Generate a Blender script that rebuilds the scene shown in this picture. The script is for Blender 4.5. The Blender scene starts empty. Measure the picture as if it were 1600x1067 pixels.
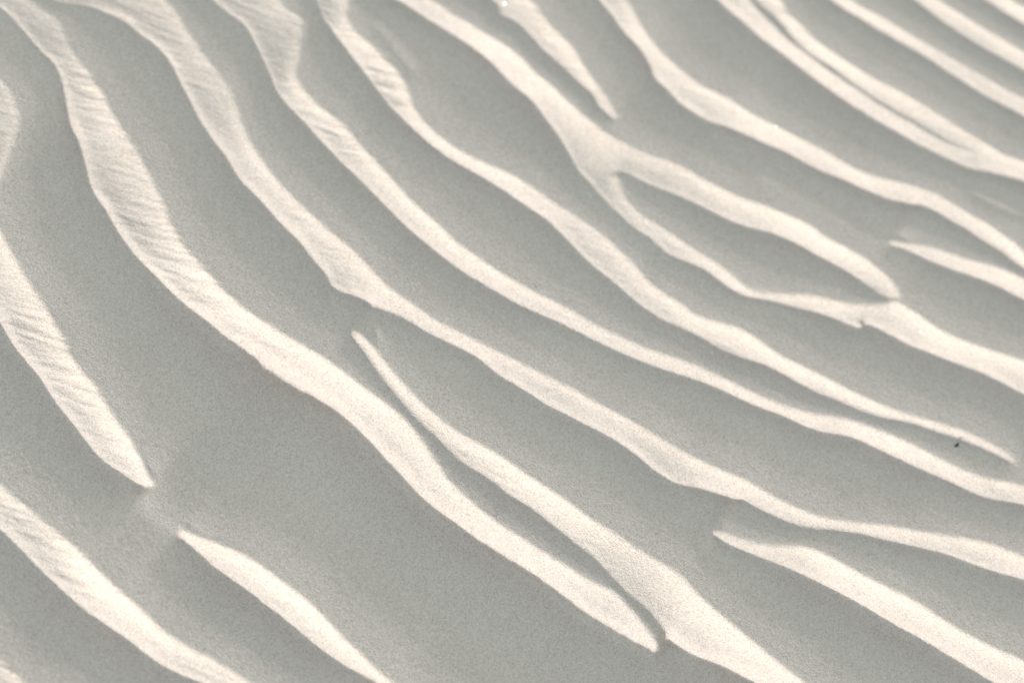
import bpy, math, random
import numpy as np
from mathutils import Matrix, Vector

# ---------------------------------------------------------------- camera, light
scene = bpy.context.scene
SUN_ELEV = math.radians(12)          # the low sun stands over -X, its rays travel along +X
SUN_STRENGTH = 1.7
SKY_STRENGTH = 0.15
EXPOSURE = 1.76

cam_data = bpy.data.cameras.new("camera")
cam = bpy.data.objects.new("camera", cam_data)
scene.collection.objects.link(cam)
rot = Matrix([[0.539305, 0.719073, -0.438274], [-0.827672, 0.548577, -0.11842], [0.155274, 0.426612, 0.891007]])
cam.matrix_world = Matrix.Translation(Vector([-0.67932, -0.18355, 1.38106])) @ rot.to_4x4()
cam_data.sensor_width = 36.0
cam_data.angle = 0.541052
cam_data.clip_start = 0.01
cam_data.clip_end = 1500
cam_data.dof.use_dof = True
cam_data.dof.focus_distance = 1.475
cam_data.dof.aperture_fstop = 2.2
scene.camera = cam

world = bpy.data.worlds.new("World")
scene.world = world
world.use_nodes = True
wn = world.node_tree
bg = wn.nodes["Background"]
sky = wn.nodes.new("ShaderNodeTexSky")
sky.sky_type = 'NISHITA'
sky.sun_disc = False
sky.sun_elevation = SUN_ELEV
sky.sun_rotation = math.radians(-90)   # over -X
sky.air_density = 1.3
sky.dust_density = 0.3
sky.ozone_density = 0.6
pale = wn.nodes.new("ShaderNodeHueSaturation")   # thin high haze: a paler sky than clear air gives
pale.inputs["Saturation"].default_value = 0.42
wn.links.new(sky.outputs[0], pale.inputs["Color"])
wn.links.new(pale.outputs[0], bg.inputs[0])
bg.inputs[1].default_value = SKY_STRENGTH

sun_data = bpy.data.lights.new("sun", 'SUN')
sun_data.energy = SUN_STRENGTH
sun_data.angle = math.radians(0.5)
sun_data.color = (1.0, 0.925, 0.95)
sun = bpy.data.objects.new("sun", sun_data)
scene.collection.objects.link(sun)
d = Vector((math.cos(SUN_ELEV), 0, -math.sin(SUN_ELEV)))
sun.rotation_euler = d.to_track_quat('-Z', 'Y').to_euler()
sun.location = (-3, 0, 1)

scene.view_settings.view_transform = 'Standard'
scene.view_settings.look = 'None'
scene.view_settings.exposure = EXPOSURE
scene.view_settings.gamma = 1
scene.view_settings.use_curve_mapping = False

# ---------------------------------------------------------------- surveyed ridges
RIDGES = [
    ([(-0.2645,0.6167),(-0.2957,0.541),(-0.3219,0.437),(-0.3312,0.3589),(-0.3419,0.2933),(-0.3474,0.2514),(-0.3486,0.2294),(-0.3509,0.2068),(-0.3538,0.1793),(-0.3594,0.1519),(-0.3633,0.1265),(-0.365,0.103),(-0.3677,0.0789),(-0.3659,0.0557),(-0.3624,0.0345),(-0.3608,0.0053),(-0.358,-0.0234),(-0.3488,-0.087),(-0.335,-0.1594),(-0.3262,-0.2409),(-0.3237,-0.3256)],
     [(-0.3084,0.5953),(-0.3356,0.5172),(-0.3559,0.4148),(-0.3611,0.335),(-0.3676,0.2732),(-0.3707,0.2333),(-0.3741,0.2094),(-0.3783,0.1853),(-0.3813,0.1624),(-0.3834,0.1401),(-0.383,0.1198),(-0.3831,0.0997),(-0.3837,0.0824),(-0.3838,0.0666),(-0.381,0.0484),(-0.3771,0.031),(-0.3753,-0.001),(-0.366,-0.0652),(-0.3503,-0.1421),(-0.3425,-0.2289),(-0.3425,-0.3145)]),
    ([(-0.0498,0.7966),(-0.0707,0.6911),(-0.0905,0.5892),(-0.1155,0.5259),(-0.1373,0.4734),(-0.1577,0.4292),(-0.1778,0.392),(-0.1883,0.3702),(-0.1993,0.3455),(-0.2098,0.3174),(-0.2213,0.2948),(-0.2337,0.2698),(-0.2409,0.2446),(-0.2522,0.2188),(-0.2604,0.1951),(-0.2663,0.182),(-0.274,0.1677),(-0.2783,0.1591)],
     [(-0.1086,0.7702),(-0.1308,0.6722),(-0.1462,0.5769),(-0.1644,0.5201),(-0.1842,0.4759),(-0.208,0.4088),(-0.2223,0.3735),(-0.2313,0.3496),(-0.2417,0.3278),(-0.2474,0.3099),(-0.2542,0.2868),(-0.2637,0.2617),(-0.2704,0.2392),(-0.2772,0.2165),(-0.2802,0.2037),(-0.2813,0.187),(-0.2809,0.1653)]),
    ([(0.0096,0.8373),(-0.0188,0.7383),(-0.0382,0.6486),(-0.0458,0.5714),(-0.0506,0.5256),(-0.0631,0.4876),(-0.0697,0.4684),(-0.0812,0.4514),(-0.0966,0.4415),(-0.116,0.4335),(-0.1339,0.426),(-0.151,0.4186)],
     [(-0.0397,0.8058),(-0.0663,0.7022),(-0.0861,0.6075),(-0.0951,0.5438),(-0.1061,0.507),(-0.1189,0.4825),(-0.1298,0.4611),(-0.1396,0.4434),(-0.1524,0.4215)]),
    ([(-0.297,0.1175),(-0.2926,0.1012),(-0.2868,0.0748),(-0.2843,0.0563),(-0.2849,0.031),(-0.2859,0.006),(-0.2899,-0.0173),(-0.2943,-0.0366),(-0.2948,-0.0454),(-0.298,-0.0638),(-0.3003,-0.0832),(-0.2995,-0.1114),(-0.2952,-0.1553),(-0.2948,-0.2189),(-0.2925,-0.2923),(-0.2921,-0.3635)],
     [(-0.2978,0.112),(-0.2996,0.0898),(-0.3002,0.0684),(-0.3005,0.0437),(-0.3014,0.018),(-0.3039,-0.008),(-0.3055,-0.0336),(-0.3048,-0.0592),(-0.303,-0.0773),(-0.3063,-0.0992),(-0.306,-0.1405),(-0.3065,-0.2049),(-0.3064,-0.2798),(-0.3111,-0.3521)]),
    ([(0.0393,0.7031),(0.0167,0.625),(0.0097,0.5628),(0.0165,0.5234),(0.0156,0.5061),(0.0167,0.4904),(0.0117,0.4815),(0.0003,0.4632),(-0.0092,0.4409),(-0.0204,0.4132),(-0.0321,0.3927),(-0.0435,0.3654),(-0.0556,0.34),(-0.0709,0.3121),(-0.0887,0.285),(-0.0981,0.2646),(-0.1051,0.2371),(-0.111,0.215),(-0.1133,0.1869),(-0.1124,0.1613),(-0.1106,0.1364),(-0.1095,0.1156),(-0.11,0.0935),(-0.1116,0.0729),(-0.1127,0.0484),(-0.1157,0.0272),(-0.122,0.0077),(-0.1283,-0.0067),(-0.1364,-0.0297),(-0.1398,-0.053),(-0.1414,-0.0711),(-0.1409,-0.0963),(-0.1405,-0.1188),(-0.1392,-0.1424),(-0.1384,-0.1649),(-0.1344,-0.1854),(-0.1367,-0.1994),(-0.1409,-0.2168),(-0.1468,-0.2362),(-0.1481,-0.2394)],
     [(0.0003,0.7049),(-0.0047,0.6362),(-0.0005,0.5829),(-0.0013,0.5398),(-0.0031,0.5244),(-0.0087,0.5029),(-0.0148,0.4816),(-0.0178,0.4648),(-0.0269,0.4485),(-0.0389,0.4341),(-0.0525,0.4185),(-0.0626,0.4016),(-0.0776,0.3828),(-0.0929,0.3634),(-0.1007,0.3435),(-0.1115,0.3216),(-0.1201,0.2968),(-0.1252,0.2704),(-0.1301,0.2445),(-0.131,0.2173),(-0.1326,0.1938),(-0.1302,0.1647),(-0.1292,0.139),(-0.1281,0.1136),(-0.1284,0.0874),(-0.1329,0.0646),(-0.1372,0.0443),(-0.1411,0.0296),(-0.1458,0.0086),(-0.1523,-0.0173),(-0.1533,-0.0436),(-0.1533,-0.0688),(-0.1525,-0.0938),(-0.1518,-0.1227),(-0.1533,-0.1524),(-0.1543,-0.178),(-0.1526,-0.2018),(-0.1511,-0.2255),(-0.1495,-0.2391)]),
    ([(0.1246,0.6591),(0.1136,0.5697),(0.1022,0.4816),(0.0918,0.431),(0.0859,0.4123),(0.0782,0.3967),(0.0681,0.375),(0.0603,0.3528),(0.0531,0.3332),(0.0437,0.3193),(0.0339,0.3072),(0.0203,0.2883),(0.0092,0.2639),(0.0013,0.2398),(-0.0049,0.213),(-0.0096,0.1873),(-0.0127,0.1626),(-0.0144,0.1502),(-0.02,0.1285),(-0.0246,0.1076),(-0.0248,0.0851),(-0.0249,0.059),(-0.0207,0.031),(-0.0176,0.0069),(-0.0144,-0.017),(-0.0112,-0.0409),(-0.008,-0.0648),(-0.0063,-0.0896),(-0.003,-0.1133),(-0.0015,-0.1381),(-0.0004,-0.1629),(0.0012,-0.1809),(0.0048,-0.2044),(0.0098,-0.227),(0.0116,-0.2514),(0.0142,-0.2707),(0.018,-0.2894),(0.0253,-0.3067),(0.0364,-0.3259),(0.0493,-0.3483),(0.0592,-0.3684),(0.0715,-0.3914),(0.0829,-0.4149),(0.0886,-0.4327),(0.0934,-0.4516),(0.1087,-0.5062),(0.1273,-0.5728)],
     [(0.0438,0.6633),(0.0355,0.599),(0.0287,0.5435),(0.0331,0.5061),(0.0441,0.4889),(0.0508,0.4782),(0.0557,0.463),(0.0585,0.4462),(0.0556,0.4291),(0.0541,0.409),(0.0484,0.3906),(0.0385,0.3737),(0.028,0.3542),(0.0162,0.3335),(0.0081,0.3133),(0.0014,0.2943),(-0.0088,0.2731),(-0.0136,0.2513),(-0.0198,0.2286),(-0.0239,0.2095),(-0.0264,0.1966),(-0.0328,0.1784),(-0.0378,0.1616),(-0.0449,0.1475),(-0.0389,0.127),(-0.0379,0.1061),(-0.0346,0.0867),(-0.0338,0.0652),(-0.0303,0.0413),(-0.0267,0.0173),(-0.0285,-0.006),(-0.0275,-0.027),(-0.0274,-0.053),(-0.0238,-0.0767),(-0.021,-0.0964),(-0.0185,-0.1185),(-0.0196,-0.1401),(-0.0223,-0.1615),(-0.0212,-0.1789),(-0.0123,-0.1966),(-0.0065,-0.2143),(-0.0015,-0.228),(-0.0003,-0.2436),(0.0017,-0.2592),(0.0054,-0.2776),(0.0121,-0.2944),(0.0236,-0.3131),(0.0343,-0.3332),(0.0434,-0.3542),(0.0519,-0.375),(0.0608,-0.396),(0.0682,-0.4182),(0.0753,-0.44),(0.0833,-0.4617),(0.0985,-0.5169),(0.1109,-0.5815)]),
    ([(-0.0716,0.1114),(-0.0764,0.0911),(-0.0851,0.068),(-0.092,0.044),(-0.0971,0.019),(-0.0987,-0.0075),(-0.0972,-0.0279),(-0.0955,-0.0451),(-0.096,-0.0695),(-0.0959,-0.0947),(-0.096,-0.1198),(-0.0968,-0.1409),(-0.0953,-0.1611),(-0.0955,-0.1859),(-0.0944,-0.2057),(-0.0951,-0.2242),(-0.1003,-0.2442),(-0.1035,-0.2665),(-0.1056,-0.2929),(-0.1075,-0.3192),(-0.1099,-0.3488),(-0.1146,-0.4004),(-0.1167,-0.4592),(-0.1184,-0.5322),(-0.1253,-0.6062)],
     [(-0.075,0.1091),(-0.0816,0.0913),(-0.091,0.0698),(-0.0991,0.0471),(-0.1061,0.0251),(-0.1094,0.0015),(-0.1123,-0.0166),(-0.1129,-0.0314),(-0.1111,-0.0516),(-0.1122,-0.0739),(-0.111,-0.0944),(-0.1129,-0.1165),(-0.1156,-0.1387),(-0.1177,-0.1609),(-0.1239,-0.1811),(-0.1265,-0.1951),(-0.1264,-0.2122),(-0.1303,-0.2323),(-0.133,-0.2533),(-0.1315,-0.27),(-0.1261,-0.2869),(-0.1237,-0.3057),(-0.1219,-0.3245),(-0.1243,-0.3705),(-0.129,-0.4311),(-0.1391,-0.5096),(-0.1495,-0.5835)]),
    ([(-0.0402,-0.2315),(-0.0345,-0.2532),(-0.0248,-0.2728),(-0.0131,-0.2907),(-0.0081,-0.304),(-0.0055,-0.3234),(-0.0026,-0.351),(0.0005,-0.3741),(0.0031,-0.3971),(0.0032,-0.4218),(0.0048,-0.4457),(0.0081,-0.4686),(0.012,-0.4906),(0.0184,-0.5475),(0.0281,-0.6174),(0.0362,-0.6912)],
     [(-0.0437,-0.2257),(-0.0428,-0.2422),(-0.0363,-0.264),(-0.0291,-0.286),(-0.0238,-0.3091),(-0.0195,-0.3325),(-0.0171,-0.3515),(-0.0157,-0.372),(-0.0148,-0.3923),(-0.0123,-0.4116),(-0.0113,-0.4316),(-0.0102,-0.4552),(-0.0086,-0.4798),(-0.0053,-0.5068),(0.0026,-0.5632),(0.0068,-0.6272),(0.0122,-0.7012)]),
    ([(0.2235,0.5326),(0.1973,0.4615),(0.1737,0.3936),(0.1563,0.353),(0.1531,0.3386),(0.1518,0.3261),(0.1336,0.314),(0.1145,0.3037),(0.0998,0.2958),(0.0905,0.2819),(0.0854,0.2597),(0.0825,0.2299),(0.0767,0.2142),(0.0676,0.185),(0.06,0.1596),(0.0543,0.1353),(0.0505,0.1103),(0.0465,0.0896),(0.0459,0.0667),(0.0462,0.04),(0.049,0.0104),(0.0536,-0.0177),(0.0561,-0.047),(0.0595,-0.0717),(0.065,-0.0989),(0.073,-0.126),(0.0789,-0.1458),(0.0826,-0.1699),(0.0855,-0.1944),(0.091,-0.2175),(0.1014,-0.2457),(0.1144,-0.2731),(0.1203,-0.2954),(0.1245,-0.3183),(0.128,-0.3431),(0.1312,-0.366),(0.1357,-0.389),(0.1429,-0.4061),(0.1501,-0.4238),(0.1696,-0.4777),(0.1908,-0.5451)],
     [(0.1782,0.5853),(0.1564,0.5098),(0.1337,0.4419),(0.1233,0.4001),(0.1215,0.3843),(0.1203,0.3643),(0.1093,0.3442),(0.0987,0.3273),(0.0903,0.3128),(0.0829,0.3038),(0.0753,0.2845),(0.0707,0.2625),(0.0644,0.2394),(0.0579,0.215),(0.0534,0.1922),(0.0465,0.1649),(0.0401,0.138),(0.0363,0.1079),(0.0339,0.0797),(0.0344,0.0527),(0.0362,0.0275),(0.039,0.0024),(0.0445,-0.0248),(0.0481,-0.0531),(0.0526,-0.0815),(0.0599,-0.108),(0.0667,-0.1315),(0.0739,-0.1546),(0.0787,-0.1781),(0.0832,-0.2012),(0.089,-0.2247),(0.0951,-0.2518),(0.1085,-0.2793),(0.1131,-0.3025),(0.1156,-0.3198),(0.1174,-0.3383),(0.1222,-0.3654),(0.1242,-0.3851),(0.1284,-0.4043),(0.1412,-0.4319),(0.1614,-0.4861),(0.1767,-0.552)]),
    ([(0.2827,0.4519),(0.2386,0.3694),(0.2073,0.3218),(0.1894,0.3031),(0.1814,0.2997),(0.171,0.2854),(0.1666,0.2636),(0.1618,0.2436),(0.1573,0.2267),(0.1486,0.2111),(0.14,0.201),(0.1307,0.1849),(0.1257,0.163),(0.1245,0.1369),(0.1282,0.1117),(0.1337,0.0878),(0.135,0.0654),(0.1348,0.0426),(0.1351,0.0204),(0.1348,0.0043),(0.1318,-0.0174),(0.1263,-0.0411),(0.1188,-0.0658),(0.1171,-0.0844),(0.117,-0.0987),(0.1159,-0.1139),(0.1222,-0.1363),(0.1277,-0.1545),(0.1287,-0.1719),(0.129,-0.1945),(0.132,-0.2188),(0.1352,-0.2431),(0.1377,-0.2676),(0.1442,-0.2988),(0.1544,-0.3285),(0.1637,-0.3543),(0.1689,-0.3773),(0.1699,-0.3978),(0.1664,-0.4105)],
     [(0.2437,0.4745),(0.2108,0.3992),(0.1919,0.3494),(0.1784,0.3261),(0.1688,0.3114),(0.1628,0.293),(0.1551,0.2734),(0.1453,0.2478),(0.1333,0.2206),(0.1266,0.1976),(0.121,0.1706),(0.1186,0.1457),(0.121,0.1198),(0.124,0.0935),(0.1238,0.0661),(0.1237,0.0429),(0.1213,0.0306),(0.1164,0.0111),(0.1095,-0.0155),(0.1068,-0.0397),(0.1022,-0.0648),(0.101,-0.0876),(0.1047,-0.1083),(0.107,-0.1261),(0.1085,-0.1474),(0.113,-0.1668),(0.1191,-0.1853),(0.1218,-0.2058),(0.1228,-0.227),(0.1263,-0.2504),(0.1307,-0.2737),(0.1371,-0.2958),(0.1469,-0.3163),(0.1537,-0.3389),(0.1612,-0.3613),(0.1651,-0.3805),(0.1675,-0.3984),(0.1664,-0.4105)]),
    ([(0.2531,0.4521),(0.2344,0.338),(0.2434,0.2471),(0.2427,0.2296),(0.2435,0.2065),(0.2443,0.1785),(0.2424,0.1538),(0.237,0.1314),(0.2328,0.1057),(0.2263,0.0833),(0.2228,0.0581),(0.2199,0.0381),(0.2254,0.0086),(0.2328,-0.0147),(0.2355,-0.0288),(0.2371,-0.0557),(0.2408,-0.0855),(0.2485,-0.1131),(0.2536,-0.1373),(0.2559,-0.1586),(0.2539,-0.1647),(0.2561,-0.1897),(0.2569,-0.2118),(0.2551,-0.2309),(0.2499,-0.2449),(0.2422,-0.2533)],
     [(0.2158,0.4464),(0.2189,0.3549),(0.2303,0.2707),(0.2308,0.2446),(0.2325,0.217),(0.2344,0.1943),(0.2327,0.1688),(0.2253,0.1449),(0.2216,0.1189),(0.2094,0.0926),(0.198,0.0697),(0.1839,0.0469),(0.1779,0.0263),(0.1909,0.0174),(0.2003,0.014),(0.2047,0.0034),(0.2085,-0.0151),(0.2164,-0.0427),(0.2195,-0.0643),(0.2236,-0.0897),(0.2291,-0.1072),(0.2383,-0.1273),(0.2437,-0.1517),(0.2433,-0.1784),(0.2442,-0.2045),(0.2413,-0.2278),(0.2406,-0.2449),(0.242,-0.2531)]),
    ([(0.1917,0.0318),(0.1939,0.0218),(0.1917,0.0131),(0.1866,0.0066),(0.1779,-0.0047),(0.1724,-0.0244),(0.1722,-0.047),(0.1719,-0.0685),(0.1715,-0.0815),(0.1722,-0.0992),(0.1707,-0.1154),(0.1676,-0.1326),(0.1694,-0.1452),(0.1769,-0.1591),(0.1857,-0.1719),(0.1949,-0.1843),(0.2035,-0.202),(0.2118,-0.2199),(0.2234,-0.2363),(0.2321,-0.2465),(0.2376,-0.2489),(0.238,-0.2576),(0.2379,-0.2708),(0.2371,-0.2937),(0.2407,-0.3185),(0.2477,-0.3416),(0.2567,-0.3718),(0.2731,-0.4289),(0.2942,-0.5)],
     [(0.1829,0.0462),(0.1774,0.0292),(0.1697,0.0089),(0.1633,-0.0128),(0.1608,-0.0268),(0.1615,-0.0434),(0.159,-0.061),(0.1608,-0.0748),(0.1644,-0.0919),(0.1645,-0.1098),(0.1621,-0.1285),(0.1643,-0.1422),(0.1748,-0.161),(0.183,-0.1778),(0.1911,-0.1938),(0.1982,-0.2127),(0.201,-0.2292),(0.2048,-0.2387),(0.2072,-0.2314),(0.2134,-0.2451),(0.2161,-0.2659),(0.2177,-0.2826),(0.2217,-0.2982),(0.2268,-0.3178),(0.2342,-0.3451),(0.2371,-0.3658),(0.2391,-0.3871),(0.2511,-0.4466),(0.2605,-0.5152)]),
    ([(0.3527,0.3468),(0.3222,0.2549),(0.2982,0.1744),(0.2915,0.1603),(0.2835,0.1388),(0.2774,0.1161),(0.2682,0.0987),(0.2621,0.0849),(0.2535,0.0658),(0.2431,0.0452)],
     [(0.3126,0.3705),(0.2992,0.2801),(0.2856,0.2025),(0.276,0.1913),(0.2779,0.1737),(0.2712,0.1526),(0.2662,0.1354),(0.2624,0.1142),(0.2562,0.0941),(0.2524,0.0757),(0.2442,0.0638),(0.2406,0.0456)]),
    ([(0.4429,0.2886),(0.3979,0.1865),(0.3567,0.1052),(0.3467,0.0899),(0.3376,0.0721),(0.3276,0.0471),(0.3235,0.0258),(0.321,0.0026),(0.3248,-0.0277),(0.325,-0.0561),(0.3278,-0.0777),(0.3307,-0.0996),(0.3342,-0.13),(0.337,-0.1615),(0.3443,-0.1851),(0.3541,-0.2078),(0.3615,-0.2318),(0.3614,-0.2544),(0.3609,-0.2767),(0.3605,-0.2881),(0.3586,-0.2997),(0.3574,-0.3133),(0.3539,-0.3239),(0.3413,-0.3768),(0.3372,-0.4405)],
     [(0.4201,0.3034),(0.3849,0.2066),(0.3474,0.1241),(0.3419,0.1087),(0.3346,0.0919),(0.3295,0.0721),(0.3191,0.0515),(0.3108,0.0412),(0.3073,0.0271),(0.3019,0.0085),(0.302,-0.0068),(0.3028,-0.0225),(0.3081,-0.0376),(0.3117,-0.0528),(0.3154,-0.0742),(0.3193,-0.0952),(0.3207,-0.1222),(0.3262,-0.1472),(0.3313,-0.1719),(0.3371,-0.1971),(0.348,-0.2187),(0.3521,-0.2392),(0.3512,-0.2574),(0.3522,-0.2697),(0.3505,-0.285),(0.3494,-0.3072),(0.3463,-0.3219),(0.3451,-0.3309),(0.3319,-0.3807),(0.3242,-0.4416)]),
    ([(0.2901,-0.2185),(0.2981,-0.2326),(0.3087,-0.2538),(0.3159,-0.2777),(0.3226,-0.2968),(0.329,-0.3158),(0.3322,-0.3365),(0.3419,-0.3971),(0.3554,-0.473)],
     [(0.2886,-0.2194),(0.2956,-0.2348),(0.3003,-0.2535),(0.3082,-0.2797),(0.3167,-0.3033),(0.3213,-0.3235),(0.3228,-0.3453),(0.3289,-0.4064),(0.3376,-0.4808)]),
    ([(0.5245,0.2058),(0.4733,0.1005),(0.4386,0.0144),(0.4306,-0.0072),(0.4238,-0.0302),(0.4201,-0.0563),(0.4164,-0.0863),(0.4156,-0.1156),(0.4151,-0.1442),(0.4169,-0.1764),(0.4185,-0.2085),(0.4227,-0.2294),(0.4281,-0.2501),(0.4316,-0.263),(0.4407,-0.2852)],
     [(0.49,0.2218),(0.4572,0.126),(0.4291,0.0363),(0.4245,0.0106),(0.4172,-0.0172),(0.4138,-0.0434),(0.4099,-0.0739),(0.4069,-0.1043),(0.405,-0.1331),(0.4069,-0.1654),(0.4076,-0.1975),(0.4109,-0.2236),(0.4155,-0.2448),(0.4242,-0.2612),(0.4356,-0.2906)]),
    ([(0.5252,0.1688),(0.4825,0.0711),(0.4529,-0.0099),(0.4457,-0.0188),(0.4406,-0.0379),(0.4332,-0.0607),(0.4316,-0.0899),(0.4308,-0.1189),(0.4346,-0.1499),(0.4369,-0.1822),(0.4373,-0.2153),(0.4376,-0.2426),(0.4385,-0.2613),(0.4439,-0.2822),(0.4618,-0.3435),(0.479,-0.4186)],
     [(0.5125,0.1835),(0.4747,0.0868),(0.4442,0.0087),(0.4412,-0.0112),(0.4336,-0.0299),(0.4245,-0.0584),(0.4233,-0.0877),(0.4202,-0.1177),(0.4209,-0.151),(0.4225,-0.183),(0.4237,-0.2196),(0.427,-0.246),(0.4317,-0.2672),(0.4356,-0.2906),(0.4503,-0.3526),(0.4612,-0.4265)]),
    ([(0.5442,0.0983),(0.5125,0.0091),(0.4988,-0.0644),(0.4997,-0.093),(0.5017,-0.126),(0.504,-0.1586),(0.5057,-0.1912),(0.507,-0.2239),(0.5094,-0.2512),(0.5165,-0.3179),(0.5275,-0.3972)],
     [(0.5316,0.1131),(0.5056,0.0248),(0.4939,-0.0514),(0.4935,-0.0835),(0.4944,-0.1176),(0.4962,-0.1505),(0.4952,-0.1845),(0.4954,-0.218),(0.4999,-0.259),(0.5046,-0.326),(0.5112,-0.4044)]),
    ([(0.579,0.0074),(0.5637,-0.066),(0.5561,-0.1335),(0.5555,-0.1561),(0.5556,-0.18),(0.5556,-0.2039),(0.5561,-0.2277),(0.5582,-0.2977),(0.5673,-0.3796)],
     [(0.5626,0.0276),(0.5558,-0.0476),(0.5483,-0.1165),(0.5441,-0.1503),(0.5433,-0.1846),(0.5439,-0.2129),(0.5454,-0.2361),(0.5465,-0.3059),(0.5506,-0.3869)]),
    ([(0.6088,-0.0562),(0.6071,-0.1236),(0.6015,-0.1906),(0.6013,-0.2049),(0.6042,-0.2754),(0.6114,-0.36)],
     [(0.5979,-0.0407),(0.5989,-0.108),(0.5938,-0.1731),(0.5926,-0.1953),(0.5927,-0.2123),(0.5954,-0.2829),(0.5978,-0.3661)]),
    ([(0.6565,-0.1072),(0.6473,-0.1821),(0.6472,-0.2542),(0.6532,-0.3416)],
     [(0.648,-0.0941),(0.6411,-0.1665),(0.6406,-0.2388),(0.6411,-0.3326)]),
    ([(-0.4109,0.4804),(-0.4286,0.3882),(-0.4389,0.3036),(-0.4463,0.2242),(-0.455,0.157),(-0.4591,0.0888),(-0.4543,0.0166),(-0.4469,-0.0585),(-0.4387,-0.1329),(-0.4312,-0.2071)],
     [(-0.4467,0.4657),(-0.4617,0.3766),(-0.4688,0.2967),(-0.4757,0.2182),(-0.4805,0.1544),(-0.4846,0.0862),(-0.4816,0.0129),(-0.474,-0.0617),(-0.4665,-0.1358),(-0.4573,-0.2081)]),
    ([(-0.504,0.3856),(-0.5149,0.2897),(-0.5193,0.1959),(-0.5159,0.1113),(-0.51,0.024),(-0.499,-0.0703)],
     [(-0.5347,0.3689),(-0.5412,0.2785),(-0.5442,0.1888),(-0.5414,0.1027),(-0.536,0.0147),(-0.5252,-0.0788)]),
]
FAINT = [
    ([(-0.045,0.1438),(-0.0489,0.1227),(-0.0595,0.106),(-0.0729,0.0906)],
     [(-0.0392,0.1593),(-0.0671,0.1298),(-0.075,0.1094),(-0.0818,0.0905)], 1),
    ([(-0.2663,0.182),(-0.2739,0.1613),(-0.2867,0.1377),(-0.2928,0.1097),(-0.2907,0.0929)],
     [(-0.2776,0.2152),(-0.2902,0.185),(-0.2988,0.1567),(-0.3033,0.1286),(-0.3001,0.1102),(-0.2996,0.0898)], 0.5),
    ([(-0.0181,-0.1845),(-0.0296,-0.2005),(-0.0358,-0.2129),(-0.0373,-0.2269)],
     [(-0.0216,-0.1792),(-0.0353,-0.1882),(-0.0444,-0.2039),(-0.0451,-0.2228)], 0.8),
    ([(0.307,-0.0377),(0.2991,-0.0625),(0.2946,-0.0917),(0.2947,-0.129),(0.2923,-0.1704),(0.294,-0.1997),(0.2988,-0.2335)],
     [(0.2917,-0.0268),(0.2853,-0.0439),(0.2806,-0.0691),(0.2762,-0.0939),(0.2754,-0.1172),(0.274,-0.1494),(0.2769,-0.1926),(0.2903,-0.2253)], 1),
    ([(0.3845,-0.255),(0.385,-0.2845),(0.3956,-0.3199),(0.4249,-0.3777)],
     [(0.3731,-0.2531),(0.3717,-0.2805),(0.3794,-0.3128),(0.4044,-0.3714)], 0.7),
    ([(0.1634,-0.1388),(0.1629,-0.162),(0.1628,-0.1889),(0.1629,-0.2148)],
     [(0.1598,-0.1321),(0.1488,-0.1501),(0.1454,-0.1722),(0.1444,-0.1979)], 0.7),
    ([(0.2048,-0.2387),(0.2152,-0.2683),(0.2208,-0.299),(0.2284,-0.3273),(0.2358,-0.3627)],
     [(0.1966,-0.2255),(0.2082,-0.2701),(0.2123,-0.2949),(0.2176,-0.3227),(0.2256,-0.3494),(0.2341,-0.3679)], 0.8),
    ([(-0.1471,-0.2382),(-0.1434,-0.2692),(-0.138,-0.2957),(-0.1352,-0.3358)],
     [(-0.1514,-0.2365),(-0.1541,-0.2569),(-0.155,-0.2812),(-0.1559,-0.3168)], 1),
    ([(0.1429,0.3741),(0.1299,0.3468),(0.1123,0.3255)],
     [(0.1222,0.3997),(0.1133,0.3697),(0.108,0.3432)], 0.3),
    ([(0.1868,0.2718),(0.1763,0.2401),(0.1635,0.2107)],
     [(0.1745,0.2739),(0.1598,0.2427),(0.1513,0.213)], 0.5),
]
REGION = [(-0.0377,0.7285),(-0.6213,0.1772),(-0.0562,-0.6378),(0.7753,-0.2356)]
# ---------------------------------------------------------------- sand relief
# Every ridge has a slip face; its outline on the ground is given in metres as
# (foot line, crest line).  Heights are grown along the sun's direction (+X).
LEVELLING = 10
CREST, ROLL = .195, .46
TE = math.tan(SUN_ELEV)
X0, X1, Y0, Y1, CELL = -0.86, 0.86, -0.72, 0.74, 0.0009

def gauss(a, sx, sy=None, cell=CELL):
    """gaussian blur by FFT, sizes in metres"""
    sy = sx if sy is None else sy
    ny, nx = a.shape
    fx = np.fft.rfftfreq(nx, cell)[None, :]; fy = np.fft.fftfreq(ny, cell)[:, None]
    k = np.exp(-2 * math.pi ** 2 * ((fx * sx) ** 2 + (fy * sy) ** 2)).astype(np.float32)
    return np.fft.irfft2(np.fft.rfft2(a) * k, s=a.shape).astype(np.float32)

def smooth_line(pts, n=6):
    """Catmull-Rom through the outline points"""
    p = np.array(pts, float)
    if len(p) < 3: return p
    q = np.vstack([2 * p[0] - p[1], p, 2 * p[-1] - p[-2]])
    out = []
    for i in range(1, len(q) - 2):
        a, b, c, d = q[i-1], q[i], q[i+1], q[i+2]
        for k in range(n):
            t = k / n
            out.append(0.5 * ((2*b) + (c-a)*t + (2*a-5*b+4*c-d)*t*t + (3*b-a-3*c+d)*t**3))
    out.append(p[-1])
    return np.array(out)

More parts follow.
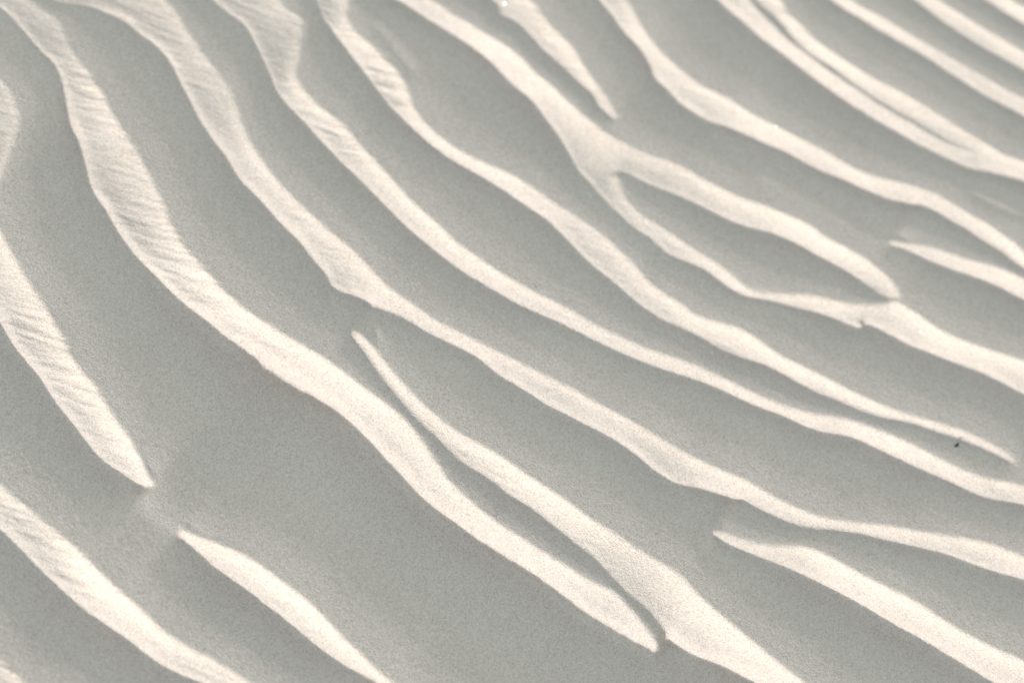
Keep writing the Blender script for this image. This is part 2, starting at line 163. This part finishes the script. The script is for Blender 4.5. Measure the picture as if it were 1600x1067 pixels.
def fill(mask, poly, xs, ys, value=1.0):
    """coverage of a closed outline, exact along each row"""
    px, py = poly[:, 0], poly[:, 1]
    qx, qy = np.roll(px, -1), np.roll(py, -1)
    j0 = max(0, int((py.min() - ys[0]) / CELL)); j1 = min(len(ys) - 1, int((py.max() - ys[0]) / CELL) + 1)
    for j in range(j0, j1 + 1):
        y = ys[j]
        c = ((py <= y) & (qy > y)) | ((qy <= y) & (py > y))
        if not c.any(): continue
        xc = np.sort(px[c] + (y - py[c]) * (qx[c] - px[c]) / (qy[c] - py[c]))
        for a, b in zip(xc[::2], xc[1::2]):
            ia, ib = (a - xs[0]) / CELL, (b - xs[0]) / CELL
            if ib < 0 or ia > len(xs) - 1: continue
            ia, ib = max(ia, 0), min(ib, len(xs) - 1)
            i0, i1 = int(ia), int(ib)
            if i0 == i1: mask[j, i0] = max(mask[j, i0], (ib - ia) * value); continue
            mask[j, i0] = max(mask[j, i0], (1 - (ia - i0)) * value)
            mask[j, i0+1:i1] = np.maximum(mask[j, i0+1:i1], value)
            mask[j, i1] = max(mask[j, i1], (ib - i1) * value)

def signed(poly_in, XX, YY):
    """soft inside weight of a convex outline given counter-clockwise"""
    d = np.full(XX.shape, 1e9, np.float32)
    n = len(poly_in)
    for i in range(n):
        ax, ay = poly_in[i]; bx, by = poly_in[(i + 1) % n]
        L = math.hypot(bx - ax, by - ay)
        d = np.minimum(d, ((bx - ax) * (YY - ay) - (by - ay) * (XX - ax)) / L)
    return d

def relief(ridges, faint, region):
    xs = np.arange(X0, X1, CELL); ys = np.arange(Y0, Y1, CELL)
    nx, ny = len(xs), len(ys)
    M = np.zeros((ny, nx), np.float32); G = np.zeros((ny, nx), np.float32)
    for foot, crest in ridges:
        fill(M, np.vstack([smooth_line(foot), smooth_line(crest)[::-1]]), xs, ys)
    for foot, crest, w in faint:
        fill(G, np.vstack([smooth_line(foot), smooth_line(crest)[::-1]]), xs, ys, w)
    G = gauss(G, .002)
    XX, YY = np.meshgrid(xs.astype(np.float32), ys.astype(np.float32))
    edge = signed(region, XX, YY) + .018 * np.sin(XX * 31 + 2 * np.sin(YY * 17)) * np.sin(YY * 27 + 1)
    W = np.clip(edge / .075 + .65, 0, 1)
    W = W * W * (3 - 2 * W)
    mean = float((M * W).sum() / W.sum())
    low = gauss(M * W + mean * (1 - W), .085)
    # the top behind each crest is nearly level and still catches grazing sun, then rolls off
    since = np.full(ny, .08, np.float32); S1 = np.zeros((ny, nx), np.float32); S2 = np.zeros((ny, nx), np.float32)
    for i in range(nx):
        since = np.where(M[:, i] > .5, 0, np.minimum(since + CELL, .08)); S1[:, i] = since
    since = np.full(ny, .08, np.float32)
    for i in range(nx - 1, -1, -1):
        since = np.where(M[:, i] > .5, 0, np.minimum(since + CELL, .08)); S2[:, i] = since
    dark = (M <= .5).astype(np.float32)
    gap = gauss((S1 + S2) * dark, .006, .012) / (gauss(dark, .006, .012) + .01)
    roll = np.clip(ROLL * gap, .008, .045)
    top = np.where(M > .5, 0, CREST * np.exp(-(S1 / roll) ** 1.3)).astype(np.float32)
    top = gauss(top, .002, .004)
    topmean = gauss(top * W, .05, .02)
    m = np.clip((TE - topmean) / np.maximum(low, .05), TE + .12, TE + .88)
    fillin = (1 - W) * TE
    # slip faces are hollow: gentle at the foot, steep under the crest
    acc = np.zeros(ny, np.float32); A1 = np.zeros((ny, nx), np.float32); A2 = np.zeros((ny, nx), np.float32)
    for i in range(nx):
        acc = np.where(M[:, i] > .5, acc + CELL, 0); A1[:, i] = acc
    acc = np.zeros(ny, np.float32)
    for i in range(nx - 1, -1, -1):
        acc = np.where(M[:, i] > .5, acc + CELL, 0); A2[:, i] = acc
    hollow = np.where(M > .5, .45 + 1.1 * (A1 / (A1 + A2 + 1e-6)) ** 1.0, 1).astype(np.float32)
    Ms = gauss(M * hollow, .0007, .0022)
    for _ in range(LEVELLING):
        Q = np.cumsum((m * Ms + top) * W + fillin, axis=1) * CELL
        h0 = Q - (xs * TE)[None, :]
        h0 -= (h0 * W).sum() / W.sum()
        far = gauss(h0 * W, .11, .018)
        m = m - 1.0 * gauss(np.gradient(far, CELL, axis=1), .02, .006) / np.maximum(low, .12)
        m = gauss(np.clip(m, TE + .10, TE + .92), .015, .005)
    Q = np.cumsum((m * Ms + top) * W + fillin, axis=1) * CELL
    h0 = Q - (xs * TE)[None, :]
    # shaded windward sides sink below the grazing ray
    dip = np.zeros((ny, nx), np.float32); cur = np.zeros(ny, np.float32)
    since = np.full(ny, .05, np.float32); D1 = np.zeros((ny, nx), np.float32)
    for i in range(nx):
        lit = M[:, i] > .5
        since = np.where(lit, 0, since + CELL)
        rate = .01 + .20 * (1 - np.exp(-since / .035)) ** 1.6 - .75 * G[:, i]
        cur = np.where(lit, 0, np.maximum(cur + rate * CELL, np.minimum(.0010, cur + .05 * CELL)))
        dip[:, i] = cur; D1[:, i] = since
    ahead = np.full(ny, .05, np.float32); D2 = np.zeros((ny, nx), np.float32)
    for i in range(nx - 1, -1, -1):
        ahead = np.where(M[:, i] > .5, 0, ahead + CELL)
        D2[:, i] = ahead
    crease = np.zeros((ny, nx), np.float32)
    for foot, crest, w in faint:
        c = smooth_line(foot); n = np.gradient(c, axis=0); n = np.stack([-n[:, 1], n[:, 0]], 1)
        n = n / (np.linalg.norm(n, axis=1)[:, None] + 1e-9) * .002
        fill(crease, np.vstack([c - n, (c + n)[::-1]]), xs, ys, w)
    dip = dip + .0045 * (gauss(crease, .0028) + .8 * gauss(crease, .008))
    dip = .0095 * (1 - np.exp(-dip / .0095))
    dip = np.minimum(dip, 1.0 * D2)
    dip = np.minimum(np.minimum(gauss(dip, .003), 1.0 * D2), .25 * D1)
    h = h0 - dip
    # take out slow drift
    for sx, sy in ((.26, .03), (.26, .12), (.20, .004)):
        h = h - gauss(h * W, sx, sy) / (gauss(W, sx, sy) + .02)
    for sx in (.055, .038):
        wa = gauss(W, sx, .0022) + .02; wb = gauss(W, sx, .02) + .02
        h = h - (gauss(h * W, sx, .0022) / wa - gauss(h * W, sx, .02) / wb)
    # keep each slip face standing clear of the ridge before it, and each trough below it
    for _ in range(3):
        q = h + (xs * TE)[None, :]
        rec = q[:, 0].copy(); fix = np.zeros_like(h)
        for i in range(1, nx):
            lit = M[:, i] > .5
            far = D1[:, i] > .9 * D2[:, i]
            want = np.where(lit, np.maximum(q[:, i], rec + .12 * CELL), np.where(far, np.minimum(q[:, i], rec - .0002), q[:, i]))
            fix[:, i] = want - q[:, i]
            rec = np.maximum(rec, want)
        h = h + gauss(np.clip(fix, -.003, .0012) * W, .0022, .0035)
    h = gauss(h, .0011)
    h = (h - float((h * W).sum() / W.sum())) * W
    return xs, ys, h, M, W


rng = np.random.default_rng(7)
xs, ys, H, M, W = relief(RIDGES, FAINT, REGION)
ny, nx = H.shape

# fine relief: wind-combed grooves on the slip faces, small undulations everywhere
def oriented(ang, along, across):
    """random field with grain stretched along a ground direction"""
    fx = np.fft.rfftfreq(nx, CELL)[None, :]; fy = np.fft.fftfreq(ny, CELL)[:, None]
    a = fx * math.cos(ang) + fy * math.sin(ang); b = -fx * math.sin(ang) + fy * math.cos(ang)
    k = np.exp(-2 * math.pi ** 2 * ((a * along) ** 2 + (b * across) ** 2))
    n = np.fft.irfft2(np.fft.rfft2(rng.standard_normal((ny, nx))) * k, s=(ny, nx))
    return (n / n.std()).astype(np.float32)

XX, YY = np.meshgrid(xs.astype(np.float32), ys.astype(np.float32))
STREAK = math.radians(-79.6)
face = np.clip(gauss(M, .0022) * 1.15, 0, 1)
patch = np.clip(.75 + .5 * oriented(0.4, .04, .04), .15, 1.5)
# the older, slumped ridges carry the strongest grooves
near = np.clip(.42 + .9 * YY, .14, 1.0)
groove = (.6 * oriented(STREAK, .016, .0012) + .4 * oriented(STREAK + .10, .006, .0008))
H = H + .00050 * groove * face * patch * near
H = H + .00014 * oriented(1.2, .016, .011) + (.00008 * oriented(1.5, .0045, .003) + .00006 * oriented(STREAK, .0022, .0013)) * (.22 + .78 * face)

def sample(x, y):
    """height of the sand at ground points; regular ripples carry on past the surveyed patch"""
    x = np.asarray(x, float); y = np.asarray(y, float)
    wx = x + .022 * np.sin(y * 5.1 + 1.3 * np.sin(x * 2.3)) + .016 * np.sin(y * 11.7 - x * 3.1 + 2)
    ph = (wx + .10 * y) / .088 + .22 * np.sin(x * 1.7 + y * .6) + .3 * np.sin(.31 * x - .7 * y)
    t = ph - np.floor(ph)
    rise = .27
    u = (t - rise) / (1 - rise)
    z = np.where(t < rise, t / rise, 1 - u ** 1.35 * (1 - .18 * np.exp(-((1 - u) / .08) ** 2))) - .5
    r = np.hypot(x, y)
    gen = .0125 * z * (1 + .22 * np.sin(2.1 * x + 1) * np.sin(1.7 * y)) * np.clip((14 - r) / 6, 0, 1)
    gen = gen + .35 * (np.sin(x * .09 + .5) * np.sin(y * .07 + 1.0) - math.sin(.5) * math.sin(1.)) * np.clip((r - 2) / 20, 0, 1)
    fi = (x - xs[0]) / CELL; fj = (y - ys[0]) / CELL
    inside = (fi > 0) & (fi < nx - 2) & (fj > 0) & (fj < ny - 2)
    i = np.clip(fi, 0, nx - 2).astype(int); j = np.clip(fj, 0, ny - 2).astype(int)
    u = np.clip(fi - i, 0, 1); v = np.clip(fj - j, 0, 1)
    def bil(A): return (A[j, i] * (1-u) + A[j, i+1] * u) * (1-v) + (A[j+1, i] * (1-u) + A[j+1, i+1] * u) * v
    hh = np.where(inside, bil(H), 0); ww = np.where(inside, bil(W), 0)
    return hh + (1 - ww) * gen

# ---------------------------------------------------------------- the sand sheet
YAW = -1.306901
def axis(a, b, step, far, growth):
    core = list(np.arange(a, b, step)); lo = []; s = step; p = core[0]
    while p > -far: s *= growth; p -= s; lo.append(p)
    hi = []; s = step; p = core[-1]
    while p < far: s *= growth; p += s; hi.append(p)
    return np.array(lo[::-1] + core + hi)
U = axis(-.535, .495, .0011, 300, 1.07)
V = axis(-.425, .555, .0011, 300, 1.07)
nu, nv = len(U), len(V)
UU, VV = np.meshgrid(U, V)
X = UU * math.cos(YAW) - VV * math.sin(YAW)
Y = UU * math.sin(YAW) + VV * math.cos(YAW)
Z = sample(X, Y)
# grains at the surface: uneven by a fraction of a millimetre
g = rng.standard_normal(Z.shape)
g = g + .6 * (np.roll(g, 1, 0) + np.roll(g, -1, 0) + np.roll(g, 1, 1) + np.roll(g, -1, 1))
core = (np.abs(UU) < .62) & (np.abs(VV) < .58)
Z = Z + np.where(core, .000030 * g, 0)

co = np.empty((nv * nu, 3), np.float32)
co[:, 0] = X.ravel(); co[:, 1] = Y.ravel(); co[:, 2] = Z.ravel()
idx = np.arange(nv * nu, dtype=np.int32).reshape(nv, nu)
quads = np.stack([idx[:-1, :-1], idx[:-1, 1:], idx[1:, 1:], idx[1:, :-1]], -1).reshape(-1, 4)
me = bpy.data.meshes.new("sand")
me.vertices.add(len(co)); me.vertices.foreach_set("co", co.ravel())
me.loops.add(quads.size); me.loops.foreach_set("vertex_index", quads.ravel())
me.polygons.add(len(quads)); me.polygons.foreach_set("loop_start", np.arange(0, quads.size, 4, dtype=np.int32))
me.update(calc_edges=True)
me.polygons.foreach_set("use_smooth", np.ones(len(quads), bool))
sand = bpy.data.objects.new("sand", me)
scene.collection.objects.link(sand)
sand["kind"] = "structure"
sand["label"] = "pale dry sand in long wavy wind ripples under low sun"

def sand_material():
    m = bpy.data.materials.new("sand"); m.use_nodes = True
    nt = m.node_tree; N = nt.nodes; L = nt.links
    b = N["Principled BSDF"]
    tc = N.new("ShaderNodeTexCoord")
    def vor(scale, seed):
        mp = N.new("ShaderNodeMapping"); mp.inputs["Location"].default_value = (seed, seed * 1.7, seed * .3)
        v = N.new("ShaderNodeTexVoronoi"); v.inputs["Scale"].default_value = scale
        L.new(tc.outputs["Object"], mp.inputs[0]); L.new(mp.outputs[0], v.inputs["Vector"]); return v
    def noise(scale, detail=2):
        n = N.new("ShaderNodeTexNoise"); n.inputs["Scale"].default_value = scale; n.inputs["Detail"].default_value = detail
        L.new(tc.outputs["Object"], n.inputs["Vector"]); return n
    v1 = vor(900, 0); v2 = vor(1500, 3)
    # single grains: most of them pale, some grey or brown
    r1 = N.new("ShaderNodeValToRGB"); r1.color_ramp.interpolation = 'LINEAR'
    e = r1.color_ramp.elements
    e[0].position = 0; e[0].color = (0.48, 0.42, 0.35, 1)
    e[1].position = .22; e[1].color = (0.683, 0.606, 0.521, 1)
    for p, c in ((.5, (0.756, 0.678, 0.589, 1)), (.85, (0.830, 0.744, 0.657, 1)), (1., (0.900, 0.876, 0.794, 1))):
        k = e.new(p); k.color = c
    sx = N.new("ShaderNodeSeparateColor"); L.new(v1.outputs["Color"], sx.inputs[0]); L.new(sx.outputs[0], r1.inputs[0])
    r2 = N.new("ShaderNodeValToRGB"); e = r2.color_ramp.elements
    e[0].position = 0; e[0].color = (0.60, 0.53, 0.45, 1); e[1].position = .3; e[1].color = (0.732, 0.654, 0.564, 1)
    k = e.new(1.); k.color = (0.854, 0.774, 0.682, 1)
    sy = N.new("ShaderNodeSeparateColor"); L.new(v2.outputs["Color"], sy.inputs[0]); L.new(sy.outputs[1], r2.inputs[0])
    mx = N.new("ShaderNodeMix"); mx.data_type = 'RGBA'; mx.inputs[0].default_value = .5
    L.new(r1.outputs[0], mx.inputs[6]); L.new(r2.outputs[0], mx.inputs[7])
    # broad drift of tone in the sand
    n3 = noise(9, 3); mr = N.new("ShaderNodeMapRange"); mr.inputs[3].default_value = .93; mr.inputs[4].default_value = 1.06
    L.new(n3.outputs[0], mr.inputs[0])
    hs = N.new("ShaderNodeHueSaturation"); L.new(mr.outputs[0], hs.inputs["Value"]); L.new(mx.outputs[2], hs.inputs["Color"])
    tint = N.new("ShaderNodeMix"); tint.data_type = 'RGBA'; tint.blend_type = 'MULTIPLY'; tint.inputs[0].default_value = 1
    tint.inputs[7].default_value = (.486, .487, .475, 1)
    L.new(hs.outputs[0], tint.inputs[6]); L.new(tint.outputs[2], b.inputs["Base Color"])
    b.inputs["Roughness"].default_value = .85
    b.inputs["Specular IOR Level"].default_value = .3
    bp = N.new("ShaderNodeBump"); bp.inputs["Strength"].default_value = .5; bp.inputs["Distance"].default_value = .0006
    L.new(v1.outputs["Distance"], bp.inputs["Height"]); bp.invert = True
    bq = N.new("ShaderNodeBump"); bq.inputs["Strength"].default_value = .35; bq.inputs["Distance"].default_value = .0008
    n4 = noise(420, 3); L.new(n4.outputs[0], bq.inputs["Height"])
    L.new(bp.outputs[0], bq.inputs["Normal"]); L.new(bq.outputs[0], b.inputs["Normal"])
    return m
me.materials.append(sand_material())

# ---------------------------------------------------------------- small loose things
def simple(name, col, rough, trans=0.0):
    m = bpy.data.materials.new(name); m.use_nodes = True
    nt = m.node_tree; b = nt.nodes["Principled BSDF"]
    n = nt.nodes.new("ShaderNodeTexNoise"); n.inputs["Scale"].default_value = 900
    r = nt.nodes.new("ShaderNodeValToRGB")
    r.color_ramp.elements[0].color = (*[c * .75 for c in col], 1); r.color_ramp.elements[1].color = (*[min(1, c * 1.2) for c in col], 1)
    tc = nt.nodes.new("ShaderNodeTexCoord"); nt.links.new(tc.outputs["Object"], n.inputs["Vector"])
    nt.links.new(n.outputs[0], r.inputs[0]); nt.links.new(r.outputs[0], b.inputs["Base Color"])
    b.inputs["Roughness"].default_value = rough
    b.inputs["Transmission Weight"].default_value = trans
    return m

def pebble(name, size, m, seed):
    """angular little stone: a jittered two-times subdivided octahedron"""
    rnd = random.Random(seed)
    v = [Vector(p) for p in ((1,0,0),(-1,0,0),(0,1,0),(0,-1,0),(0,0,1),(0,0,-1))]
    fcs = [(0,2,4),(2,1,4),(1,3,4),(3,0,4),(2,0,5),(1,2,5),(3,1,5),(0,3,5)]
    for _ in range(2):
        nf = []; cache = {}
        def mid(a, b):
            k = (min(a, b), max(a, b))
            if k not in cache: v.append(((v[a] + v[b]) / 2).normalized()); cache[k] = len(v) - 1
            return cache[k]
        for a, b, c in fcs:
            x, y, z = mid(a, b), mid(b, c), mid(c, a)
            nf += [(a, x, z), (x, b, y), (z, y, c), (x, y, z)]
        fcs = nf
    cuts = [(Vector((rnd.gauss(0, 1), rnd.gauss(0, 1), rnd.gauss(0, 1))).normalized(), rnd.uniform(.62, .85)) for _ in range(7)]
    out = []
    for p in v:
        q = p.copy()
        for n, dd in cuts:
            e = q.dot(n) - dd
            if e > 0: q -= n * e
        out.append((q.x * size[0], q.y * size[1], q.z * size[2]))
    ms = bpy.data.meshes.new(name); ms.from_pydata(out, [], fcs); ms.materials.append(m)
    return bpy.data.objects.new(name, ms)

def place(o, xy, lift, rz, label, cat, group=None):
    z = float(sample(np.array([xy[0]]), np.array([xy[1]]))[0])
    o.location = (xy[0], xy[1], z + lift); o.rotation_euler = (0, 0, rz)
    o["label"] = label; o["category"] = cat
    if group: o["group"] = group
    if o.name not in scene.collection.objects: scene.collection.objects.link(o)

SP = {'dark': [0.15047, -0.35949], 'dark2': [0.3661, -0.1329], 'w': [[0.28523, 0.19345], [0.22807, -0.2836], [0.32678, -0.0763], [0.04075, 0.09227]]}
quartz = simple("quartz", (.90, .88, .84), .22)
GQ = "bright quartz grains lying on the sand"
wl = ["largest bright quartz grain at the ragged edge of a sunlit ridge near the top edge",
      "tiny glinting quartz grain on the sunlit ridge just right of the forked ridge tip",
      "bright quartz grain on the crisp shade edge of the long sunlit ridge at upper right",
      "tiny bright quartz grain in the middle of a sunlit ridge above the centre"]
sz = [.0021, .0010, .0012, .0008]
for k, (p, l) in enumerate(zip(SP['w'], wl)):
    place(pebble("quartz_grain", (sz[k], sz[k] * .85, sz[k] * .8), quartz, 40 + k), p, sz[k] * .5, k, l, "grain", GQ)

# dark crumb of plant matter: a bent, tapered body with a stub
bark = simple("dark_crumb", (.022, .020, .014), .8)
def crumb():
    ring = 8; pts = [(-.0040, -.0006, .0003, .0004), (-.0026, -.0004, .0008, .0011), (-.0006, .0, .0012, .0015),
                     (.0012, .0007, .0014, .0016), (.0026, .0016, .0015, .0012), (.0034, .0028, .0014, .0005)]
    vs = []; fs = []
    rnd = random.Random(3)
    for i, (x, y, z, r) in enumerate(pts):
        for k in range(ring):
            a = 2 * math.pi * k / ring; rr = r * rnd.uniform(.8, 1.2)
            vs.append((x * .62, (y + rr * math.cos(a)) * .95, (z + rr * math.sin(a)) * .5))
    for i in range(len(pts) - 1):
        for k in range(ring):
            a = i * ring + k; b = i * ring + (k + 1) % ring
            fs.append((a, b, b + ring, a + ring))
    fs.append(tuple(range(ring))[::-1]); fs.append(tuple((len(pts) - 1) * ring + k for k in range(ring)))
    ms = bpy.data.meshes.new("plant_crumb"); ms.from_pydata(vs, [], fs); ms.materials.append(bark)
    return bpy.data.objects.new("plant_crumb", ms)
place(crumb(), SP['dark'], .0001, YAW + math.radians(24), "small dark plant crumb lying in the shaded trough near the right edge", "debris")
place(pebble("dark_grain", (.0016, .0013, .0010), simple("dark_stone", (.22, .19, .13), .8), 5), SP['dark2'], .0002, 0,
      "faint brownish grain in the wide shaded trough at upper right", "grain")
